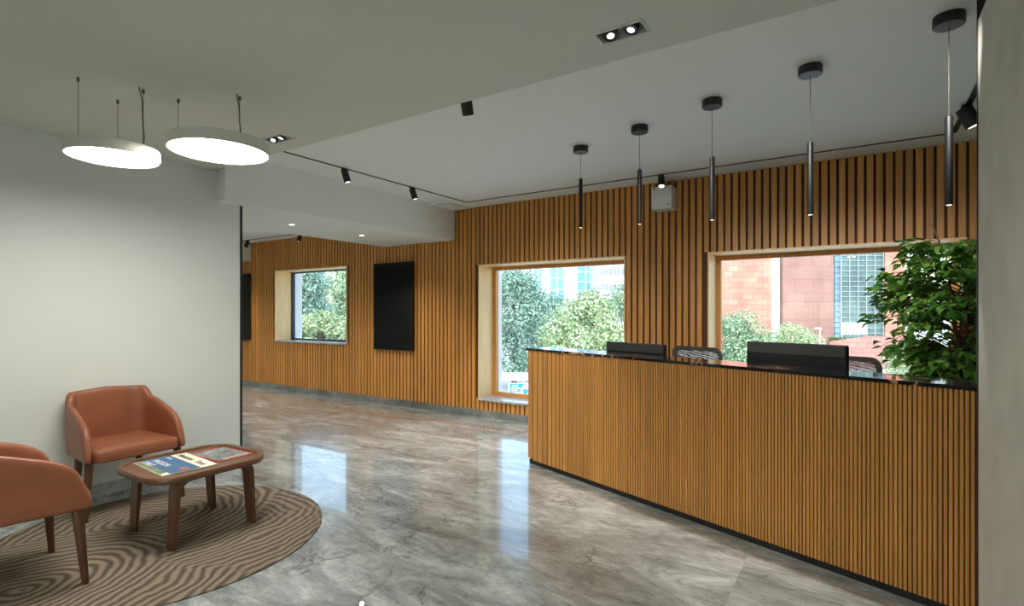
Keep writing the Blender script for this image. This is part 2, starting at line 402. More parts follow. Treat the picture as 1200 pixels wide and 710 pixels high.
# ------------------------------------------------------------------ room dimensions
YW = 6.146; ZC = 3.009; ZL = 2.852; YE = 2.7155; XB = -5.032; XB2 = -6.50; ZB = 2.5585; XL = -5.186; ZH = 2.89
W = {0: (-9.50, -7.415, .952, 2.296), 1: (-4.588, -2.376, .262, 2.178), 2: (-1.417, .79, .262, 2.160)}
HOLES = [W[0], W[1], W[2]]

# floor, walls, ceilings
bm = nb(); box(bm, -12.6, 2.4, -4.1, 6.7, -.12, 0); struct('floor', bm, M['floor'], label='polished grey marble floor with dark veins', cat='floor')
bm = nb(); holes(bm, 'y', -12.6, 2.4, -.1, 3.2, YW + .032, YW + .06, HOLES)
wb = struct('wall_back', bm, M['gap'], label='long window wall clad in vertical oak slats', cat='wall')
bm = nb(); holes(bm, 'y', -12.6, 2.4, -.1, 3.2, YW + .061, YW + .60, HOLES); struct('outer_masonry', bm, M['wplaster'], wb)
bm = nb(); p = .0755; x = -12.48
while x < 2.2:
    x0, x1 = x, x + .052
    top = ZH if x0 < XB2 else (ZB if x0 < XB else ZC)
    segs = [(.1, top)]
    for h in HOLES:
        if x1 > h[0] - .004 and x0 < h[1] + .004:
            a, b = max(x0, min(x1, h[0])), max(x0, min(x1, h[1]))
            segs = [(.1, h[2] - .001), (h[3] + .001, top)]
    for u, v in segs: box(bm, x0, x1, YW, YW + .033, u, v)
    x += p
struct('slats', bm, M['oak'], wb)
bm = nb(); box(bm, -12.5, 2.3, YW - .008, YW + .032, 0, .1); struct('baseboard_back', bm, M['skirt'], bevel=.002, label='grey stone skirting under the slatted wall', cat='skirting')
bm = nb(); box(bm, XL - .16, XL, -4, 2.975, 0, 3.1); struct('wall_left', bm, M['paint'], label='white painted wall behind the armchairs', cat='wall')
bm = nb(); box(bm, XL, XL + .014, -4, 2.97, 0, .1); struct('baseboard_left', bm, M['skirt_l'], bevel=.002, label='veined marble skirting along the white wall', cat='skirting')
bm = nb(); box(bm, XL - .165, XL + .004, 2.976, 2.998, 0, ZB - .001); struct('trim_1', bm, M['black'], label='thin black edge strip ending the white wall', cat='trim')
TW = [(-1.086, -.850, 2.395, 2.512), (-3.922, -3.696, 2.432, 2.549)]     # twin recessed spot openings in the lower ceiling
TW_FILL = [(-1.9, -1.66, -.9, -.78), (-.3, -.06, -2.4, -2.28), (.9, 1.14, -1.2, -1.08)]  # openings for twin spots added behind the viewpoint as fill light
bm = nb(); holes(bm, 'z', XL - .01, 2.4, -4.1, YE, ZL, 3.12, TW + TW_FILL); struct('ceiling_lower', bm, M['ceil_low'], label='lower white ceiling above the seating area', cat='ceiling')
bm = nb(); box(bm, XB, 2.4, YE, 6.5, ZC, 3.12); struct('ceiling', bm, M['ceil'], label='raised white ceiling above the reception desk', cat='ceiling')
bm = nb(); box(bm, XB2, XB, 2.742, YW + .02, ZB, 3.119); struct('ceiling_beam', bm, M['ceil'], label='deep white beam crossing to the slatted wall', cat='beam')
bm = nb(); box(bm, -12.6, XB2, 1.0, YW + .02, ZH, 3.118); box(bm, XB2, XL - .16, 1.0, 2.742, ZH, 3.118); struct('ceiling_hall', bm, M['ceil'], label='white ceiling of the hall behind the beam', cat='ceiling')
bm = nb(); box(bm, -12.6, -12.5, 1, YW, 0, 3.1); struct('wall_hall_left', bm, M['paint'])
bm = nb(); box(bm, -12.6, XL - .16, .9, 1.0, 0, 3.1); struct('wall_hall_front', bm, M['paint'])
FG = (-2.0, 2.1, .06, 1.8)  # glazing added out of view to let in fill daylight
bm = nb(); holes(bm, 'y', XL - .2, 2.4, 0, 3.1, -4.1, -4.0, [FG]); struct('wall_front', bm, M['paint'], label='front wall behind the viewpoint with the added fill glazing', cat='wall')
fill_win = bpy.data.objects.new('window_4', None); C.objects.link(fill_win); fill_win['kind'] = 'structure'; fill_win['label'] = 'wide glazing added behind the viewpoint for fill daylight'; fill_win['category'] = 'window'
bm = nb(); holes(bm, 'y', FG[0], FG[1], FG[2], FG[3], -4.09, -4.03, [(FG[0] + .05 + k * 1.01, FG[0] + .05 + k * 1.01 + .95, FG[2] + .05, FG[3] - .05) for k in range(4)]); obj('frame', bm, M['black'], fill_win)
for k in range(4):
    a = FG[0] + .05 + k * 1.01
    bm = nb(); box(bm, a - .005, a + .955, -4.065, -4.058, FG[2] + .045, FG[3] - .045); obj('glass_pane', bm, M['glass'], fill_win)
bm = nb(); box(bm, 2.3, 2.4, -4.0, YW, 0, 3.1); struct('wall_right', bm, M['paint'])
bm = nb(); box(bm, .457, .62, .9, 3.24, 0, ZL); struct('wall_partition', bm, M['concrete'], label='grey plaster pier at the right edge', cat='wall', bevel=.003)
bm = nb(); box(bm, .453, .625, 3.2405, 3.252, 0, ZC); struct('trim_2', bm, M['black'], label='thin dark edge strip on the plaster pier', cat='trim')

# windows
def window(n, label, frame_mat, fw, sill_front):
    x0, x1, z0, z1 = W[n]
    w = bpy.data.objects.new('window_%d' % (n + 1), None); C.objects.link(w); w['kind'] = 'structure'; w['label'] = label; w['category'] = 'window'
    y0, y1 = YW - .006, YW + .345
    t = .016
    bm = nb()
    box(bm, x0, x0 + t, y0, y1, z0, z1); box(bm, x1 - t, x1, y0, y1, z0, z1); box(bm, x0 + t, x1 - t, y0, y1, z1 - t, z1)
    obj('reveal_lining', bm, M['oak_daylit'], w)
    bm = nb(); box(bm, x0 - (.0 if n else 0), x1, y0 - .02, y1, z0 - .028, z0 + .002); obj('sill', bm, M['sill'], w, bevel=.003)
    bm = nb(); b0, b1 = z0 + .002, z1 - t; a0, a1 = x0 + t, x1 - t
    holes(bm, 'y', a0, a1, b0, b1, y1, y1 + .07, [(a0 + fw, a1 - fw, b0 + fw, b1 - fw)]); obj('frame', bm, frame_mat, w)
    bm = nb(); box(bm, a0 + fw - .005, a1 - fw + .005, y1 + .03, y1 + .036, b0 + fw - .005, b1 - fw + .005); obj('glass_pane', bm, M['glass'], w)
window(0, 'small window with a thin black frame left of the tall screen', M['black'], .022, 0)
window(1, 'wide window with oak reveal toned as daylit, overlooking trees', M['oak'], .05, 0)
window(2, 'wide window behind the desk overlooking a red sandstone building', M['oak'], .05, 0)

# ------------------------------------------------------------------ ceiling fittings
def track(x0, x1, y0, y1, z, label):
    bm = nb(); box(bm, x0, x1, y0, y1, z - .006, z - .0002); o = obj('lighting_track', bm, M['black']); return tag(o, label, 'track')
g = .011
track(-4.54 - g, -4.54 + g, 2.86, 5.80, ZC, 'thin black ceiling track running from the white beam corner to the slatted wall')
track(-4.54 + g + .001, .66, 5.80 - g, 5.80 + g, ZC, 'long thin black ceiling track parallel to the slatted wall above the desk')
track(.66 - .02, .66 + .02, 2.86, 5.80 - g - .001, ZC, 'short black ceiling track beside the grey plaster pier')
track(-4.54 + g + .001, .66 - .021, 2.84 - g, 2.84 + g, ZC, 'black ceiling track hidden behind the lower ceiling edge')
track(-11.8, -6.51, 5.86 - g, 5.86 + g, ZH, 'black ceiling track in the far hall beyond the beam')

def spot(loc, tiltdir, tilt, label, r=.036, ln=.125, energy=8, lens='lens_dim', group='track spotlights', angle=62, blend=.8):
    t = thing('track_spotlight', label, 'spotlight', loc, 0, group)
    bm = nb(); box(bm, -.014, .014, -.03, .03, -.022, 0); obj('mount', bm, M['black'], t, bevel=.002)
    d = Vector((math.sin(tilt) * math.cos(tiltdir), math.sin(tilt) * math.sin(tiltdir), -math.cos(tilt)))
    a = Vector((0, 0, -.018)); b = a + d * ln
    bm = nb(); tube(bm, [a, a + d * .004, b - d * .003, b], [r * .94, r, r, r * .96], 24); obj('body', bm, M['black'], t, smooth=True)
    bm = nb(); tube(bm, [b, b + d * .0015], [r * .72, r * .7], 20); obj('lens', bm, M[lens], t)
    if energy:
        q = d.to_track_quat('-Z', 'Y').to_euler()
        lamp('bulb', 'SPOT', t, b + d * .012, energy, rot=q, size=.03, angle=angle, blend=blend)
    return t
zt = ZC - .0063
spot((-4.54, 3.73, zt), .9, .28, 'left black spotlight on the track along the white beam', energy=100)
spot((-4.54, 4.74, zt), .9, .32, 'right black spotlight on the track along the white beam', energy=100)
spot((-2.235, 2.84, zt), 1.9, .5, 'black spotlight half hidden behind the lower ceiling edge', r=.04, ln=.15, energy=90)
for x, lb in ((-3.6, 'added unseen wall washing spotlight on the hidden track, nearest the beam'), (-1.25, 'added unseen wall washing spotlight on the hidden track, opposite the white wall box'), (-.45, 'added unseen wall washing spotlight on the hidden track, opposite the plant'), (.25, 'added unseen wall washing spotlight on the hidden track, nearest the pier')):
    spot((x, 2.812, zt), PI / 2 - .1, 1.02, lb, r=.025, ln=.055, energy=85, lens='lens', angle=54, blend=1)  # unseen washers added to brighten the slatted wall
spot((-1.83, 5.80, zt), -1.2, .38, 'glowing black spotlight above the white wall box', energy=10, lens='lens')
spot((.632, 5.06, zt), .2, .42, 'black spotlight beside the grey plaster pier', r=.052, ln=.15, energy=10)
spot((-9.95, 5.86, ZH - .0063), -2.6, .3, 'black spotlight in the far hall left of the small window', energy=50)
spot((-8.30, 5.86, ZH - .0063), -2.6, .3, 'black spotlight peeping below the beam above the small window', energy=50)

def pendant(x, y, z0, z1, label):
    t = thing('tube_pendant', label, 'pendant lamp', (x, y, ZC - .0003), 0, 'tube pendants over the desk')
    bm = nb(); lathe(bm, [(.066, 0), (.068, -.004), (.068, -.05), (.064, -.054)], seg=40); obj('canopy', bm, M['canopy'], t, smooth=True)
    bm = nb(); tube(bm, [(0, 0, -.054), (0, 0, z0 - ZC + .012)], .0022, 8); obj('cable', bm, M['steel'], t)
    bm = nb(); lathe(bm, [(.004, z0 - ZC + .014), (.006, z0 - ZC + .002), (.0165, z0 - ZC), (.0175, z0 - ZC - .004), (.0175, z1 - ZC + .002), (.017, z1 - ZC)], seg=24); obj('tube_shade', bm, M['black'], t, smooth=True)
    bm = nb(); lathe(bm, [(.0115, z1 - ZC - .0004), (.0115, z1 - ZC - .002)], seg=20); obj('lens', bm, M['lens_dim'], t)
    lamp('bulb', 'SPOT', t, (0, 0, z1 - ZC - .012), 24, size=.012, angle=75, blend=.7)
PN = ['leftmost slim black tube pendant, hung highest, left of the white wall box', 'second slim black tube pendant from the left, just left of the white wall box',
      'middle slim black tube pendant of the five, right of the white wall box', 'fourth slim black tube pendant from the left, above the larger monitor',
      'rightmost slim black tube pendant, hung lowest, beside the grey plaster pier']
for (x, y, z0, z1), lb in zip(((-2.141, 4.43, 2.715, 2.270), (-1.503, 4.202, 2.656, 2.214), (-.883, 3.96, 2.599, 2.155), (-.257, 3.753, 2.540, 2.098), (.379, 3.493, 2.493, 2.045)), PN): pendant(x, y, z0, z1, lb)

def disc(x, y, z, R, hgt, cables, cord, label):
    t = thing('disc_pendant', label, 'pendant lamp', (x, y, ZL), 0, 'round disc pendants over the seating')
    b = z - ZL
    bm = nb(); rings = [(R - .012, b + .006), (R - .008, b), (R, b), (R, b + hgt - .004), (R - .004, b + hgt), (.02, b + hgt)]
    seg = 72; loft(bm, [[(r * math.cos(2 * PI * i / seg), r * math.sin(2 * PI * i / seg), zz) for i in range(seg)] for r, zz in rings], cap=False)
    bm.faces.new([v for v in bm.verts[-seg:]]) if False else None
    obj('housing', bm, M['cream'], t, smooth=True)
    bm = nb(); lathe(bm, [(R - .0085, b + .0055), (R - .0085, b + .003)], seg=72); obj('diffuser', bm, M['diff'], t)
    for cx, cy in cables:
        bm = nb(); lathe(bm, [(.0075, 0), (.008, -.022), (.004, -.026), (.0016, -.027), (.0016, b + hgt + .01), (.004, b + hgt + .008), (.005, b + hgt)], cx - x, cy - y, seg=10); obj('suspension_wire', bm, M['steel'], t)
    cx, cy = cord; cx -= x; cy -= y
    pts = [(cx + .03, cy - .035, 0), (cx + .022, cy - .028, -.02), (cx + .006, cy - .008, -.07), (cx + .005, cy - .004, (b + hgt) * .6), (cx + .008, cy + .002, (b + hgt) * .85), (cx + .004, cy - .004, b + hgt)]
    bm = nb(); tube(bm, pts, .004, 8); obj('power_cord', bm, M['steel'], t, smooth=True)
    lamp('bulb', 'AREA', t, (0, 0, b - .004), 9, color=(1, .97, .92), size=2 * R - .03)
disc(-3.815, 1.395, 2.435, .243, .066, [(-3.777, 1.208), (-3.968, 1.475), (-3.655, 1.492)], (-3.655, 1.492), 'left and smaller glowing white disc pendant on three wires')
disc(-3.405, 1.82, 2.51, .292, .068, [(-3.63, 1.68), (-3.263, 1.871)], (-3.263, 1.871), 'right and larger glowing white disc pendant nearer the beam')

def twin(h, label, energy=14, ty=-.25):
    x0, x1, y0, y1 = h; cx, cy = (x0 + x1) / 2, (y0 + y1) / 2
    t = thing('recessed_twin_spotlight', label, 'ceiling light', (cx, cy, ZL), 0, 'recessed twin spots')
    w, d = x1 - x0, y1 - y0
    bm = nb(); holes(bm, 'z', -w / 2 - .008, w / 2 + .008, -d / 2 - .008, d / 2 + .008, -.004, -.0003, [(-w / 2 + .006, w / 2 - .006, -d / 2 + .006, d / 2 - .006)])
    holes(bm, 'z', -w / 2 + .001, w / 2 - .001, -d / 2 + .001, d / 2 - .001, -.0002, .045, [(-w / 2 + .006, w / 2 - .006, -d / 2 + .006, d / 2 - .006)])
    box(bm, -w / 2 + .001, w / 2 - .001, -d / 2 + .001, d / 2 - .001, .045, .05)
    obj('frame', bm, M['twinframe'], t)
    for s, tx in ((-1, .3), (1, -.35)):
        c = Vector((s * w * .25, 0, .034)); dd = Vector((tx * .6, ty, -1)).normalized()
        bm = nb(); tube(bm, [c, c + dd * .01, c + dd * .042, c + dd * .042], [.02, .036, .038, .03], 22); o = obj('lamp_head', bm, M['black'], t, smooth=True)
        bm = nb(); tube(bm, [c + dd * .0425, c + dd * .044], [.017, .016], 20); obj('lens', bm, M['lens'], o)
        lamp('bulb', 'SPOT', t, c + dd * .06, energy, rot=dd.to_track_quat('-Z', 'Y').to_euler(), size=.03, angle=110, blend=.9)
twin(TW[0], 'recessed twin spotlight in the lower ceiling near its edge above the desk')
twin(TW[1], 'recessed twin spotlight in the lower ceiling right of the larger disc pendant')
for h in TW_FILL: twin(h, 'added recessed twin fill spotlight in the lower ceiling behind the viewpoint', 38, .8)

for y, lb in ((3.957, 'round recessed downlight under the beam, nearer the black edge strip'), (5.042, 'round recessed downlight under the beam, nearer the slatted wall')):
    t = thing('downlight', lb, 'ceiling light', (-5.772, y, ZB), 0, 'downlights under the beam')
    bm = nb(); lathe(bm, [(.030, -.0002), (.046, -.0004), (.046, -.003), (.030, -.004)], seg=28, cap=False); obj('ring', bm, M['white'], t, smooth=True)
    bm = nb(); lathe(bm, [(.031, -.0006), (.031, -.0028)], seg=24); obj('lens', bm, M['lens'], t)
    lamp('bulb', 'SPOT', t, (0, 0, -.02), 40, size=.03, angle=130, blend=.7)

for k, (x, y) in enumerate(((-8.0, 2.2), (-8.0, 4.2), (-10.4, 2.2), (-10.4, 4.2))):  # unseen downlights added to brighten the far hall
    t = thing('downlight', 'added round fill downlight in the far hall ceiling out of sight', 'ceiling light', (x, y, ZH), 0, 'added fill downlights in the far hall')
    bm = nb(); lathe(bm, [(.030, -.0002), (.046, -.0004), (.046, -.003), (.030, -.004)], seg=28, cap=False); obj('ring', bm, M['white'], t, smooth=True)
    bm = nb(); lathe(bm, [(.031, -.0006), (.031, -.0028)], seg=24); obj('lens', bm, M['lens'], t)
    lamp('bulb', 'SPOT', t, (0, 0, -.02), 60, size=.03, angle=140, blend=.7)

# slot air diffuser by the beam
t = thing('ceiling_air_vent', 'slim ceiling air slot where the beam meets the slatted wall', 'air vent', (-4.86, 5.86, ZC), 0)
bm = nb(); holes(bm, 'z', -.16, .16, -.26, .24, -.022, -.0003, [(.10, .135, -.22, .2)]); obj('panel', bm, M['ceil'], t)
bm = nb(); box(bm, .1005, .1345, -.219, .199, -.012, -.0006); box(bm, -.1, .1, -.236, -.225, -.0235, -.0222); obj('slot', bm, M['black'], t)

# ------------------------------------------------------------------ things on the slatted wall
t = thing('wall_box', 'square white metal box high on the slatted wall behind the pendants', 'wall box', (-1.873, YW - .0005, 2.786), 0)
bm = nb(); box(bm, -.114, .114, -.2, 0, -.128, .128); obj('casing', bm, M['white'], t, bevel=.006)
bm = nb(); box(bm, -.108, .108, -.204, -.2005, -.104, .122); obj('cover', bm, M['white'], t, bevel=.002)
bm = nb(); box(bm, -.1, -.075, -.2065, -.2042, .098, .112); obj('badge', bm, M['black'], t)
bm = nb(); box(bm, .07, .092, -.2062, -.2042, -.09, -.076); obj('badge', bm, M['graphite'], t)
bm = nb(); lathe(bm, [(.008, 0), (.008, .004)], seg=14); o = obj('lock', bm, M['graphite'], t, (.1145, -.1, .04)); o.rotation_euler = (0, PI / 2, 0)
t = thing('wall_speaker', 'white wall unit with dark grille in the far hall, cut by the white wall', 'wall box', (-10.66, YW - .0005, 2.69), 0)
bm = nb(); box(bm, -.35, .35, -.19, 0, -.17, .17); obj('casing', bm, M['white'], t, bevel=.006)
bm = nb()
for k in range(6): box(bm, -.3, .12, -.196, -.191, -.08 + k * .03, -.062 + k * .03)
obj('grille', bm, M['graphite'], t)
def tv(x0, x1, z0, z1, label):
    t = thing('wall_screen', label, 'screen', ((x0 + x1) / 2, YW - .0005, (z0 + z1) / 2), 0, 'upright screens on the slatted wall')
    w, h = (x1 - x0) / 2, (z1 - z0) / 2
    bm = nb(); box(bm, -w * .6, w * .6, -.02, 0, -h * .5, h * .5); obj('bracket', bm, M['black'], t)
    bm = nb(); box(bm, -w, w, -.055, -.0205, -h, h); obj('casing', bm, M['black'], t, bevel=.003)
    bm = nb(); box(bm, -w + .008, w - .008, -.0575, -.0552, -h + .012, h - .008); obj('screen', bm, M['tvglass'], t)
    bm = nb(); box(bm, -.02, .02, -.058, -.0554, -h + .003, -h + .008); obj('badge', bm, M['graphite'], t)
tv(-6.685, -5.82, .888, 2.288, 'tall black upright screen on the slatted wall between the two windows')
tv(-11.15, -10.29, .93, 2.268, 'black upright screen in the far hall, mostly hidden by the white wall')

# ------------------------------------------------------------------ reception desk
CA = -.345; OX, OY = -2.763, 4.517
desk = thing('reception_desk', 'long reception desk with ribbed oak front and black marble top', 'reception desk', (OX, OY, 0), CA)
LEN = 3.92
bm = nb(); box(bm, .004, LEN, .034, .12, .046, 1.119); obj('core', bm, M['core'], desk)
bm = nb(); x = 0.0; widths = [.082, .078, .074, .068, .062, .056, .05, .044, .038, .032, .027]
k = 0
while x < LEN - .02:
    w = widths[k] if k < len(widths) else .0211 + .010 * max(0, 1 - x / 2.2)
    gw = .0055 + .09 * max(0, w - .0211) / .6
    if k == 0:
        prof = [(x, .034), (x, .012), (x + .004, .003), (x + .012, 0), (x + w - .012, 0), (x + w - .012, .034)]
    else:
        prof = [(x, .034), (x, .0015), (x + .0015, 0), (x + w - gw - .0015, 0), (x + w - gw, .0015), (x + w - gw, .034)]
    prism(bm, prof, .046 if k else .06, 1.119); x += w; k += 1
obj('ribbed_front', bm, M['oak_desk'], desk)
bm = nb(); box(bm, .012, LEN, .014, .1, 0, .0455); obj('plinth', bm, M['kick'], desk)
bm = nb(); box(bm, -.012, LEN + .01, -.012, .30, 1.1195, 1.141); obj('counter_top', bm, M['bmarble'], desk, bevel=.003)
bm = nb(); box(bm, .005, .045, .121, .84, 0, .72); obj('end_panel', bm, M['oak_desk'], desk)
bm = nb(); box(bm, LEN - .04, LEN, .121, .84, 0, .72); obj('end_panel', bm, M['oak_desk'], desk)
bm = nb(); box(bm, .005, LEN, .121, .86, .7205, .75); obj('worktop', bm, M['graphite'], desk, bevel=.003)
def dk(s, t, z=0): return (OX + s * math.cos(CA) - t * math.sin(CA), OY + s * math.sin(CA) + t * math.cos(CA), z)

def monitor(s, tt, w, top, label, brand, turn=0):
    t = thing('monitor', label, 'monitor', dk(s, tt, .7503), CA + turn, 'monitors on the desk')
    h = .37; z1 = top - .75; z0 = z1 - h
    bm = nb(); prism(bm, rrect(.24, .18, .03, 6, 0, .06), 0, .012); obj('base', bm, M['monitor'], t, bevel=.002)
    bm = nb(); tube(bm, [(0, .05, .012), (0, .05, z0 + .12)], .022, 14); obj('stand', bm, M['monitor'], t, smooth=True)
    bm = nb()   # rear shell: thin at rim with a sloped band along the top, thicker in the middle
    rings = []
    for (ins, y) in ((0, .018), (0, -.018), (.003, -.024), (.006, -.026), (.02, -.0265)):
        rings.append([(x_ * 1.0, y, z_) for x_, z_ in rrect(w - 2 * ins, h - 2 * ins, .012, 3, 0, (z0 + z1) / 2)])
    loft(bm, rings); obj('rear_shell', bm, M['monitor'], t, (0, .02, 0), smooth=True)
    bm = nb(); box(bm, -w / 2 + .01, w / 2 - .01, .0385, .0405, z0 + .015, z1 - .01); obj('screen', bm, M['tvglass'], t)
    bm = nb(); box(bm, -w / 2 + .006, w / 2 - .006, -.0085, -.0068, z1 - .075, z1 - .008); obj('top_band', bm, M['band'], t)
    if brand: text_obj('brand_lettering', brand, .032, M['letters'], t, (-w * .34, -.0075, z1 - .125), (PI / 2, 0, 0), .0006)
    bm = nb(); tube(bm, [(0, .02, .2), (.03, .0, .1), (.1, .05, .004)], .004, 6); obj('cable', bm, M['black'], t, smooth=True)
monitor(1.03, .37, .64, 1.224, 'smaller looking black monitor, seen from behind at the left of the desk', None)
monitor(2.40, .37, .655, 1.287, 'nearer and taller standing black monitor, seen from behind at the middle of the desk', 'Lenovo')

def office_chair(s, tt, label, turn):
    t = thing('office_chair', label, 'office chair', dk(s, tt, 0), CA + turn, 'mesh office chairs behind the desk')
    w, zb, zt_ = .5, .62, 1.185
    def back(x, z): # gentle curve of the backrest; the back faces away from the window
        return -.0 + .05 * (1 - (2 * x / w) ** 2) * -1 + .06 * ((z - zb) / (zt_ - zb)) ** 2 + .26
    bm = nb(); out = rrect(w, zt_ - zb, .07, 8, 0, (zt_ + zb) / 2); inn = rrect(w - .07, zt_ - zb - .07, .045, 8, 0, (zt_ + zb) / 2)
    rs = []
    for poly, dy in ((out, 0), (out, .022), (inn, .022), (inn, 0)): rs.append([bm.verts.new((x, back(x, z) + dy, z)) for x, z in poly])
    n = len(out)
    for a, b in zip(rs, rs[1:] + rs[:1]):
        for i in range(n): bm.faces.new((a[i], a[(i + 1) % n], b[(i + 1) % n], b[i]))
    obj('back_frame', bm, M['graphite'], t, smooth=True)
    bm = nb(); gx, gz = 12, 14; gv = [[bm.verts.new((-w / 2 + .03 + (w - .06) * i / gx, back(-w / 2 + .03 + (w - .06) * i / gx, zb + .03 + (zt_ - zb - .06) * j / gz) + .011, zb + .03 + (zt_ - zb - .06) * j / gz)) for j in range(gz + 1)] for i in range(gx + 1)]
    for i in range(gx):
        for j in range(gz): bm.faces.new((gv[i][j], gv[i + 1][j], gv[i + 1][j + 1], gv[i][j + 1]))
    obj('back_mesh', bm, M['meshfab'], t, smooth=True)
    bm = nb(); loft(bm, [[(x, y, z) for x, y in rrect(.48 * k_, .46 * k_, .08, 6, 0, 0)] for k_, z in ((.9, .44), (1, .455), (1, .485), (.94, .505))]); obj('seat', bm, M['black'], t, smooth=True)
    bm = nb(); tube(bm, [(0, .12, .44), (0, .27, .45), (0, .3, .55), (0, .27, .7)], [.025, .025, .022, .02], 10); obj('back_support', bm, M['graphite'], t, smooth=True)
    bm = nb(); tube(bm, [(0, 0, .1), (0, 0, .25), (0, 0, .251), (0, 0, .44)], [.03, .03, .018, .018], 14); obj('gas_lift', bm, M['black'], t, smooth=True)
    for k in range(5):
        a = 2 * PI * k / 5 + .3
        bm = nb(); tube(bm, [(.02 * math.cos(a), .02 * math.sin(a), .11), (.28 * math.cos(a), .28 * math.sin(a), .075)], [.025, .016], 8); b_ = obj('base_leg', bm, M['black'], t, smooth=True)
        bm = nb(); c0 = Vector((.28 * math.cos(a), .28 * math.sin(a), .0265)); sd = Vector((-math.sin(a), math.cos(a), 0)); tube(bm, [c0 - sd * .022, c0 + sd * .022], .026, 14); obj('caster', bm, M['black'], b_, smooth=True)
    for s_ in (-1, 1):
        bm = nb(); tube(bm, [(s_ * .22, .05, .46), (s_ * .29, .05, .47), (s_ * .3, .05, .66)], .014, 8); box(bm, s_ * .3 - .035, s_ * .3 + .035, -.1, .14, .66, .685); obj('armrest', bm, M['black'], t, bevel=.004)
office_chair(1.30, 1.22, 'mesh backed office chair behind the desk between the two monitors', PI)
office_chair(2.50, 1.2, 'mesh backed office chair partly hidden by the nearer monitor', PI)

# ------------------------------------------------------------------ ficus
def leaf(bm, c, d, up, ln, wd, fold=.25):
    d = d.normalized(); sd = d.cross(up)
    if sd.length < 1e-3: sd = d.cross(Vector((1, .3, .2)))
    sd.normalize(); nn = sd.cross(d)
    p = [c, c + d * ln * .3 + sd * wd * .5 + nn * wd * fold, c + d * ln * .65 + sd * wd * .4 + nn * wd * fold * .8, c + d * ln - nn * ln * .12, c + d * ln * .65 - sd * wd * .4 + nn * wd * fold * .8, c + d * ln * .3 - sd * wd * .5 + nn * wd * fold, c + d * ln * .5]
    v = [bm.verts.new(q) for q in p]
    for a, b, c_ in ((0, 1, 6), (1, 2, 6), (2, 3, 6), (3, 4, 6), (4, 5, 6), (5, 0, 6)): bm.faces.new((v[a], v[b], v[c_]))
fx, fy = .60, 4.80
fic = thing('potted_ficus', 'tall leafy ficus in a pale pot at the right end of the desk', 'plant', (fx, fy, 0))
bm = nb(); lathe(bm, [(.13, .001), (.135, .01), (.19, .36), (.195, .38), (.175, .38), (.17, .33), (.02, .33)], seg=36); obj('pot', bm, M['pot'], fic, smooth=True)
bm = nb(); lathe(bm, [(.168, .331), (.1, .345), (.01, .35)], seg=24); obj('soil', bm, M['soil'], fic, smooth=True)
rng = random.Random(3)
bm = nb(); bmb = nb()
tube(bm, [(0, 0, .33), (.012, .01, .7), (-.01, .015, 1.05), (.0, 0, 1.4), (.02, 0, 1.75), (.01, 0, 2.0)], [.036, .033, .03, .024, .016, .006], 12)
tube(bm, [(-.03, .02, .33), (-.05, .03, .8), (-.02, .0, 1.15), (-.06, -.03, 1.5), (-.1, -.03, 1.9)], [.022, .02, .018, .012, .004], 10)
tw = []
for k in range(215):
    z = rng.uniform(1.08, 2.02); a = rng.uniform(0, 2 * PI)
    k_ = 1 - abs((z - 1.55) / .56) ** 2.2
    R = (.2 + .34 * max(0, k_)) * rng.uniform(.75, 1.08)
    if z < 1.3: R *= .72
    p0 = Vector((rng.uniform(-.03, .03), rng.uniform(-.03, .03), z - .12)); dr = Vector((math.cos(a), math.sin(a), 0))
    p1 = p0 + dr * R * .55 + Vector((0, 0, .12)); p2 = p0 + dr * R + Vector((0, 0, .08 if z > 1.4 else -.03))
    tube(bm, [p0, p1, p2], [.005, .0035, .0015], 5, False); tw.append((p0, p1, p2))
for p0, p1, p2 in tw:
    for q in range(20):
        f_ = rng.uniform(.25, 1.0); c = (p0 * (1 - f_) ** 2 + p1 * 2 * f_ * (1 - f_) + p2 * f_ * f_)
        d = (p2 - p0).normalized() + Vector((rng.uniform(-1, 1), rng.uniform(-1, 1), rng.uniform(-.9, .25)))
        leaf(bmb, c + Vector((rng.uniform(-.03, .03), rng.uniform(-.03, .03), rng.uniform(-.03, .03))), d, Vector((rng.uniform(-.4, .4), rng.uniform(-.4, .4), 1)), rng.uniform(.062, .098), rng.uniform(.040, .058))
tube(bm, [(-.13, -.02, 1.98), (-.16, -.03, 2.07), (-.185, -.04, 2.13)], [.006, .005, .004], 6)
obj('stems', bm, M['bark'], fic, smooth=True); obj('foliage', bmb, M['ficus'], fic, norm=False)

# ------------------------------------------------------------------ seating group
RUGZ = .013
rug = thing('round_rug', 'round taupe rug with wavy tone on tone rings under the armchairs', 'rug', (-3.916, 1.70, 0))
bm = nb(); lathe(bm, [(1.0, .0005), (1.016, .002), (1.017, .008), (1.006, RUGZ - .0006), (.6, RUGZ - .0004), (.02, RUGZ - .0003)], seg=128); obj('pile', bm, M['rug'], rug, smooth=True)

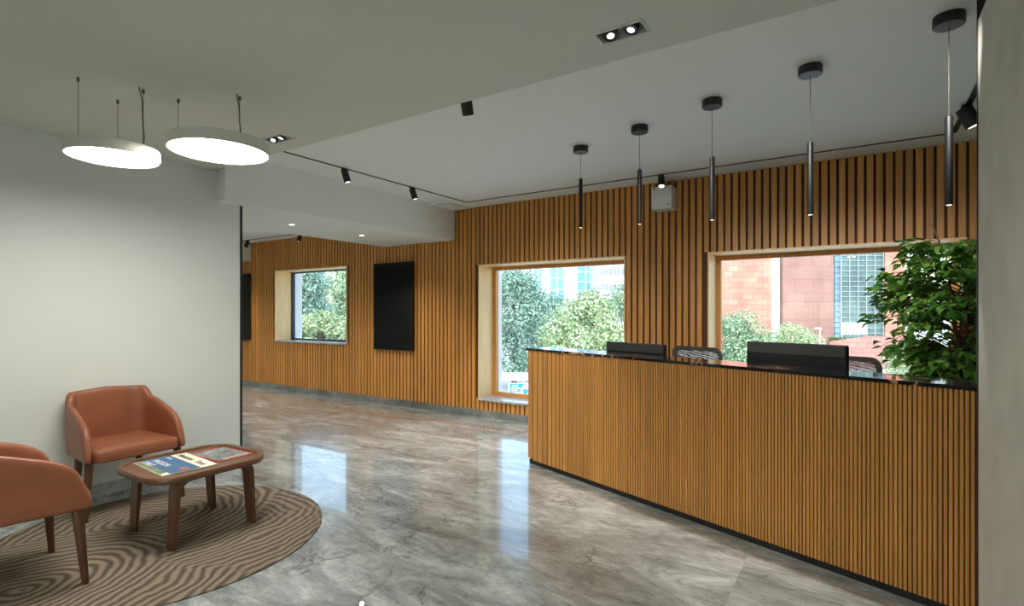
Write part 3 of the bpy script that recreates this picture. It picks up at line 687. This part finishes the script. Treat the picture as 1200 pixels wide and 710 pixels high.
def smooth(t): t = max(0, min(1, t)); return t * t * (3 - 2 * t)
def make_armchair(label):
    t = thing('armchair', label, 'armchair', (0, 0, 0), 0, 'tan leather tub armchairs')
    wf, wr, yf, yr, rc = .333, .30, .262, -.318, .15     # half widths front / rear, front and rear depth, corner radius
    path = []
    for k in range(13): q = k / 12; path.append((-(wf + (wr - wf) * q), yf + (yr + rc - yf) * q))
    for k in range(1, 10):
        a = PI + PI / 2 * k / 10; path.append((-wr + rc + rc * math.cos(a), yr + rc + rc * math.sin(a)))
    for k in range(0, 5): path.append((-wr + rc + (wr - rc) * k / 5, yr))
    path = path + [(0, yr)] + [(-x, y) for x, y in reversed(path)]
    n = len(path); ds = [0]
    for a, b in zip(path, path[1:]): ds.append(ds[-1] + math.hypot(b[0] - a[0], b[1] - a[1]))
    rings = []
    for i, (x, y) in enumerate(path):
        a, b = path[max(0, i - 1)], path[min(n - 1, i + 1)]; tx, ty = b[0] - a[0], b[1] - a[1]; l = math.hypot(tx, ty)
        nx, ny = ty / l, -tx / l                         # outward (path runs left front -> back -> right front)
        if nx * x + ny * (y + .02) < 0: nx, ny = -nx, -ny
        s = min(ds[i], ds[-1] - ds[i])
        top = .475 + .225 * math.sqrt(max(0, 1 - (1 - min(s / .21, 1)) ** 2)) + .085 * smooth((s - .10) / .36) + .085 * smooth((s - .455) / .09) + .018 * smooth((s - .6) / .3)
        back = smooth((s - .42) / .2); th = .052 + .012 * back
        tip = 1 if s > .02 else .72
        th *= tip
        zb = .405
        ring = []
        def P(off, z):
            lean = (.008 + .02 * back) * (z - zb) / .45
            k = off + lean
            return (x + nx * k, y + ny * k, z)
        h = top - zb
        for off, z in ((-.008, zb), (0, zb + .012), (.004, zb + h * .35), (.002, zb + h * .7), (-.002, top - .03), (-.010, top - .008), (-th * .5, top), (-th + .008, top - .008), (-th - .002, top - .03), (-th, zb + h * .7), (-th, zb + h * .35), (-th, zb + .012), (-th + .006, zb)):
            ring.append(P(off, z))
        rings.append(ring)
    # rounded front ends
    def shrink(r, dy, k):
        cx = sum(p[0] for p in r) / len(r); cz = sum(p[2] for p in r) / len(r)
        return [(cx + (p[0] - cx) * k, p[1] + dy, cz + (p[2] - cz) * (k * .5 + .5)) for p in r]
    rings = [shrink(rings[0], .012, .55)] + rings + [shrink(rings[-1], .012, .55)]
    bm = nb(); loft(bm, rings); obj('backrest', bm, M['leather'], t, smooth=True, subsurf=1)
    bm = nb()
    prof = []
    def plan(k, ins):
        w1, w0 = wf - .045 - ins, wr - .05 - ins; y1, y0 = yf + .022 - ins, yr + .055 + ins; r = .05
        pts = rrect(2 * w1, y1 - y0, r, 5, 0, (y0 + y1) / 2)
        return [(x * (1 - (1 - w0 / w1) * (y1 - y) / (y1 - y0)), y + .012 * (1 - (x / w1) ** 2) * (1 if y > 0 else 0)) for x, y in pts]
    for ins, z, cr in ((.012, .403, 0), (.002, .412, 0), (0, .44, 0), (.0, .472, 0), (.008, .488, .0), (.03, .497, 0), (.09, .502, 0), (.2, .504, 0)):
        prof.append([(x, y, z) for x, y in plan(0, ins)])
    loft(bm, prof); obj('seat', bm, M['leather'], t, smooth=True)
    for sx in (-1, 1):
        for yt, yb, xt, xb in ((.215, .243, .292, .322), (-.24, -.255, .205, .215)):
            bm = nb(); tube(bm, [(sx * xt, yt, .412), (sx * xt, yt, .40), (sx * xb, yb, .004), (sx * xb, yb, 0)], [.028, .028, .0165, .0155], 18); obj('leg', bm, M['walnut'], t, smooth=True)
    return t
ch1 = make_armchair('tan leather tub armchair facing out with its back to the white wall')
ch1.location = (-4.822, 1.83, RUGZ); ch1.rotation_euler = (0, 0, -PI / 2)
ch2 = copy_tree(ch1); ch2.location = (-3.885, .945, RUGZ); ch2.rotation_euler = (0, 0, -.06)
ch2['label'] = 'nearer tan leather tub armchair seen from behind at the left edge'

# coffee table
TX, TY, TZ = -3.87, 1.89, .478
tb = thing('coffee_table', 'low walnut tray top coffee table with rounded corners on the rug', 'table', (TX, TY, RUGZ))
bm = nb(); Wt, Ht = .70, .775
rings = []
for w, h, r, z in ((Wt - .04, Ht - .04, .17, TZ - .045), (Wt - .01, Ht - .01, .185, TZ - .04), (Wt, Ht, .19, TZ - .03), (Wt, Ht, .19, TZ - .006), (Wt - .008, Ht - .008, .186, TZ), (Wt - .075, Ht - .075, .155, TZ), (Wt - .085, Ht - .085, .15, TZ - .014), (.06, .06, .02, TZ - .014)):
    rings.append([(x, y, z - RUGZ) for x, y in rrect(w, h, r, 10)])
loft(bm, rings); obj('tray_top', bm, M['walnut_top'], tb, smooth=True)
for sx in (-1, 1):
    for sy in (-1, 1):
        pts = [(.04, .43, .022)]; yb, zb_ = .185, .43
        for k in range(0, 8):
            a = PI / 2 - (PI / 2 - .13) * k / 7; pts.append((yb + .075 * math.cos(a) - .02, zb_ - .075 + .075 * math.sin(a), .032 + .008 * math.sin(PI * k / 7)))
        pts.append((.262, 0, .016))
        ctr = [Vector((0, p[0], p[1])) for p in pts]
        bm = nb(); rings = []
        for i, p in enumerate(ctr):
            d = (ctr[min(i + 1, len(ctr) - 1)] - ctr[max(i - 1, 0)]).normalized(); nrm = Vector((0, d.z, -d.y)); th = pts[i][2]
            w = .112 - .016 * smooth(i / (len(ctr) - 1))
            if i == len(ctr) - 1: nrm = Vector((0, -1, 0))
            a, b = p + nrm * th * .5, p - nrm * th * .5
            xo = .262
            rings.append([(sx * (xo - w / 2), sy * a.y, a.z), (sx * (xo + w / 2), sy * a.y, a.z), (sx * (xo + w / 2), sy * b.y, b.z), (sx * (xo - w / 2), sy * b.y, b.z)])
        loft(bm, rings); obj('leg', bm, M['walnut'], tb, smooth=True, bevel=.002)
TOPZ = TZ - .014
# newspaper
nw = thing('newspaper', 'folded newspaper with a blue front page picture on the coffee table', 'newspaper', (-3.90, 1.785, TOPZ + .0006), -.06)
def sheet(bm, w, h, z, wav=.003, ph=0, nx=18, ny=10, t=.0006):
    top = [[bm.verts.new((-w / 2 + w * i / nx, -h / 2 + h * j / ny, z + t + wav * (1 + math.sin(ph + 5 * i / nx + 3 * j / ny)) * (.3 + .7 * abs(2 * j / ny - 1)))) for j in range(ny + 1)] for i in range(nx + 1)]
    bot = [[bm.verts.new((v.co.x, v.co.y, v.co.z - t)) for v in r] for r in top]
    for i in range(nx):
        for j in range(ny):
            bm.faces.new((top[i][j], top[i + 1][j], top[i + 1][j + 1], top[i][j + 1])); bm.faces.new((bot[i][j], bot[i][j + 1], bot[i + 1][j + 1], bot[i + 1][j]))
    rim = [(i, 0) for i in range(nx + 1)] + [(nx, j) for j in range(1, ny + 1)] + [(i, ny) for i in range(nx - 1, -1, -1)] + [(0, j) for j in range(ny - 1, 0, -1)]
    for a, b in zip(rim, rim[1:] + rim[:1]): bm.faces.new((top[a[0]][a[1]], bot[a[0]][a[1]], bot[b[0]][b[1]], top[b[0]][b[1]]))
for k, (w, h, z) in enumerate(((.49, .335, 0), (.488, .333, .0022), (.486, .331, .0044))):
    bm = nb(); sheet(bm, w, h, z, .0006, k); obj('page', bm, M['paper'], nw, smooth=True)
zz = .0068
bm = nb(); box(bm, -.24, .24, -.12, .06, zz, zz + .0004); obj('front_picture', bm, M['blue_ad'], nw, label='blue printed picture')
bm = nb(); box(bm, -.24, .19, -.162, -.12, zz, zz + .0004); obj('front_picture', bm, M['green_ad'], nw, label='green printed strip')
bm = nb(); box(bm, .15, .21, -.04, .01, zz + .0004, zz + .0008); obj('front_picture', bm, M['photo_o'], nw, label='small orange printed picture')
text_obj('masthead_lettering', 'Hindustan', .066, M['ink'], nw, (-.215, .088, zz), depth=.0003, sx=.85)
text_obj('masthead_lettering', 'Times', .066, M['ink'], nw, (.055, .088, zz), depth=.0003, sx=.85)
text_obj('headline_lettering', 'PASSION', .062, M['inkw'], nw, (-.19, -.075, zz + .0006), depth=.0003, sx=.95)
text_obj('headline_lettering', 'SPIRIT', .06, M['inkw'], nw, (-.2, -.135, zz + .0006), depth=.0003, sx=.95)
text_obj('headline_lettering', 'INDIA', .03, M['inkw'], nw, (-.2, .015, zz + .0006), depth=.0003)
# magazine
mg = thing('magazine', 'magazine with a red bordered cover beside the newspaper', 'magazine', (-3.885, 2.09, TOPZ + .0006), -PI / 2 + .07)
bm = nb(); box(bm, -.125, .125, -.185, .185, 0, .004); obj('pages', bm, M['paper'], mg)
bm = nb(); box(bm, -.127, .127, -.187, .187, .0041, .0047); obj('cover', bm, M['red'], mg)
bm = nb(); box(bm, -.117, .117, -.172, .176, .0048, .0052); obj('cover_picture', bm, M['photo'], mg)
text_obj('title_lettering', 'BUSINESS', .052, M['inkp'], mg, (-.112, .125, .0054), depth=.0003, sx=.84)
text_obj('headline_lettering', 'TOP LEADERS', .028, M['inkw'], mg, (-.1, -.10, .0054), depth=.0003)
text_obj('headline_lettering', 'SPECIAL ISSUE', .022, M['inkw'], mg, (-.1, -.145, .0054), depth=.0003)

# ------------------------------------------------------------------ outside
GZ = -3.9
bm = nb(); box(bm, -260, 260, -120, 420, GZ - .3, GZ); struct('ground', bm, M['ground'], label='pale paved ground far below the windows', cat='ground')
def tree(u, d, vtop, vbot, wpx, mat, label, group, n=5200, seed=1, ls=.2):
    rg = random.Random(seed); x, y = at(u, d); zt_, zb_ = zat(vtop, d), max(zat(vbot, d), GZ + .4); R = wpx / F * d / 2; H = (zt_ - zb_) / 2
    t = thing('tree', label, 'tree', (x, y, GZ), rg.uniform(0, 6), group); zc = (zt_ + zb_) / 2 - GZ
    bm = nb(); tube(bm, [(0, 0, 0), (.1, 0, zc * .4), (.0, .1, zc), (0, 0, zc + H * .5)], [.22, .17, .12, .03], 10)
    blobs = []
    for k in range(60):
        a = rg.uniform(0, 2 * PI); e = rg.uniform(-.9, 1.0); rr = math.sqrt(max(0, 1 - e * e)) * rg.uniform(.45, .85)
        c = Vector((math.cos(a) * rr * R, math.sin(a) * rr * R, zc + e * H * .78)); blobs.append((c, rg.uniform(.26, .4)))
        if k % 4 == 0: tube(bm, [(0, .0, zc * .6), c * .5 + Vector((0, 0, zc * .4)), c], [.07, .05, .02], 6)
    obj('trunk', bm, M['trunk'], t, smooth=True)
    bm = nb(); S = min(R, H)
    for k in range(int(n * 3)):
        c, s = rg.choice(blobs)
        a = rg.uniform(0, 2 * PI); e = rg.uniform(-1, 1); q = math.sqrt(1 - e * e); nn = Vector((q * math.cos(a), q * math.sin(a), e))
        p = c + nn * s * S * rg.uniform(.7, 1.08)
        nn = (nn + Vector((rg.uniform(-.6, .6), rg.uniform(-.6, .6), rg.uniform(-.2, .8)))).normalized(); ax, ay = frame_from(nn)
        th = rg.uniform(0, PI); ux = ax * math.cos(th) + ay * math.sin(th); uy = nn.cross(ux); l = ls * rg.uniform(.5, 1.1); w = l * .5
        v = [bm.verts.new(p + ux * l * i + uy * w * j) for i, j in ((-.5, 0), (0, -.5), (.5, 0), (0, .5))]; bm.faces.new(v)
    obj('crown', bm, mat, t, norm=False)
g0, g1, g2 = 'trees outside the small window', 'trees outside the middle window', 'trees outside the window behind the desk'
tree(352, 24, 300, 410, 80, M['leaf_teal'], 'blue green tree filling the left of the small window', g0, 4200, 11, .16)
tree(402, 31, 290, 410, 70, M['leaf_mid'], 'mid green tree filling the right of the small window', g0, 4200, 12, .16)
tree(378, 17, 366, 425, 110, M['leaf_light'], 'light green low tree in front, in the small window', g0, 4600, 13, .13)
tree(602, 36, 308, 470, 100, M['leaf_teal'], 'tall blue green tree at the left of the middle window', g1, 6500, 21, .24)
tree(644, 41, 336, 470, 70, M['leaf_teal'], 'smaller blue green tree behind the desk end in the middle window', g1, 3600, 22, .24)
tree(684, 27, 332, 480, 104, M['leaf_light'], 'broad light green tree in the centre of the middle window', g1, 6500, 23, .22)
tree(732, 41, 331, 470, 80, M['leaf_mid'], 'mid green tree at the right edge of the middle window', g1, 4600, 24, .24)
tree(560, 70, 372, 430, 60, M['leaf_teal'], 'dark low tree at the far side of the road', g1, 2600, 25, .26)
tree(868, 26, 363, 450, 78, M['leaf_mid'], 'rounded green tree in front of the sandstone building', g2, 5200, 31, .15)
tree(926, 32, 378, 450, 66, M['leaf_light'], 'lower green tree right of the rounded one before the sandstone building', g2, 4200, 32, .15)
tree(1085, 24, 396, 470, 90, M['leaf_light'], 'light green tree below the ficus in front of the garden wall', g2, 4200, 33, .13)

# red sandstone building: local frame x to the right, y away
bx, by = at(905, 60)
B = thing('sandstone_building', 'large red sandstone building with a glass curtain wall seen through the right window', 'building', (bx, by, GZ), YAW)
HB = 20
bm = nb(); box(bm, -9, -.1, 0, 12, 0, HB); obj('wall', bm, M['sand_a'], B, label='tiled orange pink sandstone wall')
bm = nb(); box(bm, 1.0, 6.6, -.4, 12, 0, HB); obj('wall', bm, M['sand_b'], B, label='weathered plain sandstone wall')
bm = nb(); lathe(bm, [(.55, 0), (.55, HB)], .45, .4, 24); obj('pillar', bm, M['wplaster'], B, smooth=True, label='pale round pillar')
bm = nb(); box(bm, 12.9, 15.2, .3, 12, 0, HB); obj('wall', bm, M['sand_a'], B)
def curtain(x0, x1, y0, y1, nx, nz, mat, z0=2.4):
    f_ = obj('curtain_wall', nb_quad(x0, x1, y0, y1, z0, HB), mat, B)
    bm = nb(); d = Vector((x1 - x0, y1 - y0, 0)); l = d.length; a = math.atan2(d.y, d.x)
    for k in range(nx + 1):
        p = Vector((x0, y0, 0)) + d * k / nx; obox(bm, Matrix.Translation((p.x, p.y - .06, (z0 + HB) / 2)) @ Matrix.Rotation(a, 4, 'Z'), .045, .14, HB - z0)
    for k in range(nz + 1):
        z = z0 + (HB - z0) * k / nz; c = Vector((x0, y0, 0)) + d * .5; obox(bm, Matrix.Translation((c.x, c.y - .06, z)) @ Matrix.Rotation(a, 4, 'Z'), l, .12, .04)
    obj('mullions', bm, M['mull'], f_)
def nb_quad(x0, x1, y0, y1, z0, z1):
    bm = nb(); d = Vector((x1 - x0, y1 - y0, 0)); n_ = Vector((-d.y, d.x, 0)).normalized() * .2
    a, b = Vector((x0, y0, 0)), Vector((x1, y1, 0))
    loft(bm, [[tuple(q)[:2] + (z,) for q in (a, b, b + n_, a + n_)] for z in (z0, z1)]); return bm
curtain(6.65, 8.0, 2.2, .5, 4, 28, M['curtain_b'])
curtain(8.0, 12.85, .5, .6, 5, 30, M['curtain'])
bm = nb(); box(bm, 6.6, 15.2, .25, 1.4, 0, 2.39); obj('base', bm, M['sand_b'], B)
x, y = at(1001, 55); t = thing('signboard', 'blank pale blue board in front of the glass curtain wall', 'board', (x, y, zat(392, 55)), YAW)
bm = nb(); box(bm, -1.35, 1.35, 0, .1, 0, 1.25); obj('panel', bm, M['tower_w'], t)
bm = nb(); box(bm, -1.2, -1.1, .1, .2, GZ - zat(392, 55), 1.1); box(bm, 1.1, 1.2, .1, .2, GZ - zat(392, 55), 1.1); obj('posts', bm, M['mull'], t)
x, y = at(1010, 50); t = thing('garden_wall', 'low sandstone garden wall below the glass curtain wall', 'wall', (x, y, GZ), YAW)
bm = nb(); pr = [(-3.0, 0), (9, 0), (9, zat(412, 50) - GZ), (3.0, zat(395, 50) - GZ), (.6, zat(394, 50) - GZ), (-3.0, zat(401, 50) - GZ)]
loft(bm, [[(x_, 0, z_) for x_, z_ in pr], [(x_, .5, z_) for x_, z_ in pr]]); obj('masonry', bm, M['sand_w'], t)
x, y = at(1000, 52); t = thing('hedge', 'dark clipped hedge along the top of the garden wall', 'hedge', (x, y, GZ), YAW)
bm = nb(); rg = random.Random(5); box(bm, -2.4, 3, -.2, .2, 0, zat(399, 52) - GZ)
for k in range(1200):
    p_ = Vector((rg.uniform(-2.5, 3.1), rg.uniform(-.35, .35), zat(399, 52) - GZ + rg.uniform(-.5, .3))); s = .12
    v = [bm.verts.new(p_ + Vector((rg.uniform(-s, s), rg.uniform(-s, s), rg.uniform(-s, s)))) for _ in range(4)]; bm.faces.new(v)
obj('foliage', bm, M['hedge'], t, norm=False)
x, y = at(961, 40); t = thing('street_lamp', 'white street lamp in front of the weathered sandstone wall', 'street lamp', (x, y, GZ), YAW)
hz = zat(386, 40) - GZ
bm = nb(); tube(bm, [(0, 0, 0), (0, 0, hz)], [.08, .05], 12); obj('pole', bm, M['mull'], t, smooth=True)
bm = nb(); box(bm, -.42, .1, -.12, .12, hz, hz + .14); obj('lamp_head', bm, M['mull'], t, bevel=.03)
# pale towers far behind the trees
def tower(u0, u1, vt, d, label, kind):
    x, y = at((u0 + u1) / 2, d); w = (u1 - u0) / F * d; h = zat(vt, d) - GZ
    t = thing('tower_block', label, 'building', (x, y, GZ), YAW, None)
    bm = nb(); box(bm, -w / 2, w / 2, 0, 15, 0, h); obj('wall', bm, M['tower_w'], t)
    if kind == 'bands':
        k = h - 3.2
        while k > 2:
            bm = nb(); box(bm, -w / 2 + .4, w / 2 - .4, -.15, 0, k, k + 1.7); o = obj('window_band', bm, M['tower_g'], t)
            bm = nb(); nn = int(w / 1.1)
            for i in range(nn): box(bm, -w / 2 + .6 + i * 1.1, -w / 2 + .72 + i * 1.1, -.3, -.151, k, k + 1.7)
            obj('window_bars', bm, M['tower_w'], o); k -= 4.4
    else:
        for fx0, fx1 in kind:
            bm = nb(); box(bm, -w / 2 + fx0 * w, -w / 2 + fx1 * w, -.3, 0, 3, h - 2.5); o = obj('glass_bay', bm, M['tower_b'], t)
            bm = nb(); q = 5
            while q < h - 3: box(bm, -w / 2 + fx0 * w, -w / 2 + fx1 * w, -.5, -.301, q, q + .35); q += 3.6
            box(bm, -w / 2 + (fx0 * .5 + fx1 * .5) * w - .2, -w / 2 + (fx0 * .5 + fx1 * .5) * w + .2, -.5, -.301, 3, h - 2.5); obj('bay_bars', bm, M['tower_w'], o)
tower(622, 664, 300, 170, 'pale tower with two blue glass bays above the trees', [(.08, .3), (.55, .92)])
tower(665, 699, 296, 190, 'pale tower with one blue glass bay left of the banded block', [(.35, .9)])
tower(701, 752, 290, 150, 'white banded office block at the right of the middle window', 'bands')
# roadside things below the middle window
x, y = at(607, 23); t = thing('banner_hoarding', 'blue and white roadside banner low in the middle window', 'banner', (x, y, zat(465, 23)), YAW)
bm = nb(); box(bm, -.42, 1.2, 0, .05, 0, zat(449, 23) - zat(465, 23)); obj('panel', bm, M['banner_w'], t)
hh = zat(449, 23) - zat(465, 23)
bm = nb(); loft(bm, [[(-.36, y_, .1), (0.0, y_, .1), (.26, y_, hh - .03), (-.36, y_, hh - .03)] for y_ in (-.001, -.012)]); obj('blue_field', bm, M['banner_b'], t)
bm = nb(); tube(bm, [(.32, -.001, .24), (.32, -.012, .24)], .12, 24); obj('round_emblem', bm, M['banner_b'], t)
bm = nb()
for k, (a, b) in enumerate(((-.26, .0), (-.3, .1), (-.28, -.02), (-.26, .02))): box(bm, a, b, -.016, -.0125, hh * (.78 - k * .17), hh * (.84 - k * .17))
obj('lettering', bm, M['banner_w'], t)
for px in (-.38, 1.15):
    bm = nb(); tube(bm, [(px, .08, GZ - zat(465, 23)), (px, .08, hh)], .025, 8); obj('post', bm, M['mull'], t)
x, y = at(606, 27); t = thing('roadside_awning', 'long white awning roof beside the road in the middle window', 'awning', (x, y, GZ), YAW)
za, zb2 = zat(437, 29) - GZ, zat(446, 27) - GZ
bm = nb(); loft(bm, [[(-3, 0, zb2), (1, 0, zb2), (1, 1.6, za), (-3, 1.6, za)], [(-3, 0, zb2 + .06), (1, 0, zb2 + .06), (1, 1.6, za + .06), (-3, 1.6, za + .06)]]); obj('roof', bm, M['awning'], t)
for px in (-2.8, -1, .8):
    bm = nb(); tube(bm, [(px, .1, 0), (px, .1, zb2)], .04, 8); obj('post', bm, M['mull'], t)

# ------------------------------------------------------------------ light
w = bpy.data.worlds.new('sky'); bpy.context.scene.world = w; w.use_nodes = True; nt = w.node_tree
bg = nt.nodes['Background']; sk = nt.nodes.new('ShaderNodeTexSky'); sk.sky_type = 'NISHITA'; sk.sun_disc = False
sk.sun_elevation = math.radians(48); sk.sun_rotation = math.radians(150); sk.dust_density = 2.5; sk.air_density = 1.2; sk.ozone_density = 1.0
L(nt, sk.outputs[0], bg.inputs['Color']); bg.inputs['Strength'].default_value = .44
sd = bpy.data.lights.new('sun', 'SUN'); sd.energy = 1.35; sd.angle = .02; sd.color = (1, .97, .92)
so = bpy.data.objects.new('sun', sd); C.objects.link(so); so.rotation_euler = Vector((-.5, .62, -.85)).to_track_quat('-Z', 'Y').to_euler()

# ------------------------------------------------------------------ camera and view
cd = bpy.data.cameras.new('camera'); cam = bpy.data.objects.new('camera', cd); C.objects.link(cam)
cd.sensor_width = 36; cd.sensor_fit = 'HORIZONTAL'; cd.lens = F / 1200 * 36; cd.shift_y = (V0 - 355) / 1200; cd.clip_start = .05; cd.clip_end = 1000
cam.location = (0, 0, EYE); cam.rotation_euler = (PI / 2, 0, YAW)
sc = bpy.context.scene; sc.camera = cam
vs = sc.view_settings; vs.view_transform = 'Standard'; vs.look = 'None'; vs.exposure = .72; vs.gamma = 1; vs.use_curve_mapping = False
sc.cycles.use_denoising = True
try: sc.cycles.denoiser = 'OPENIMAGEDENOISE'
except Exception: pass
sc.cycles.max_bounces = 10; sc.cycles.diffuse_bounces = 6; sc.cycles.glossy_bounces = 4; sc.cycles.transparent_max_bounces = 12
sc.cycles.sample_clamp_indirect = 6; sc.cycles.caustics_reflective = False; sc.cycles.caustics_refractive = False
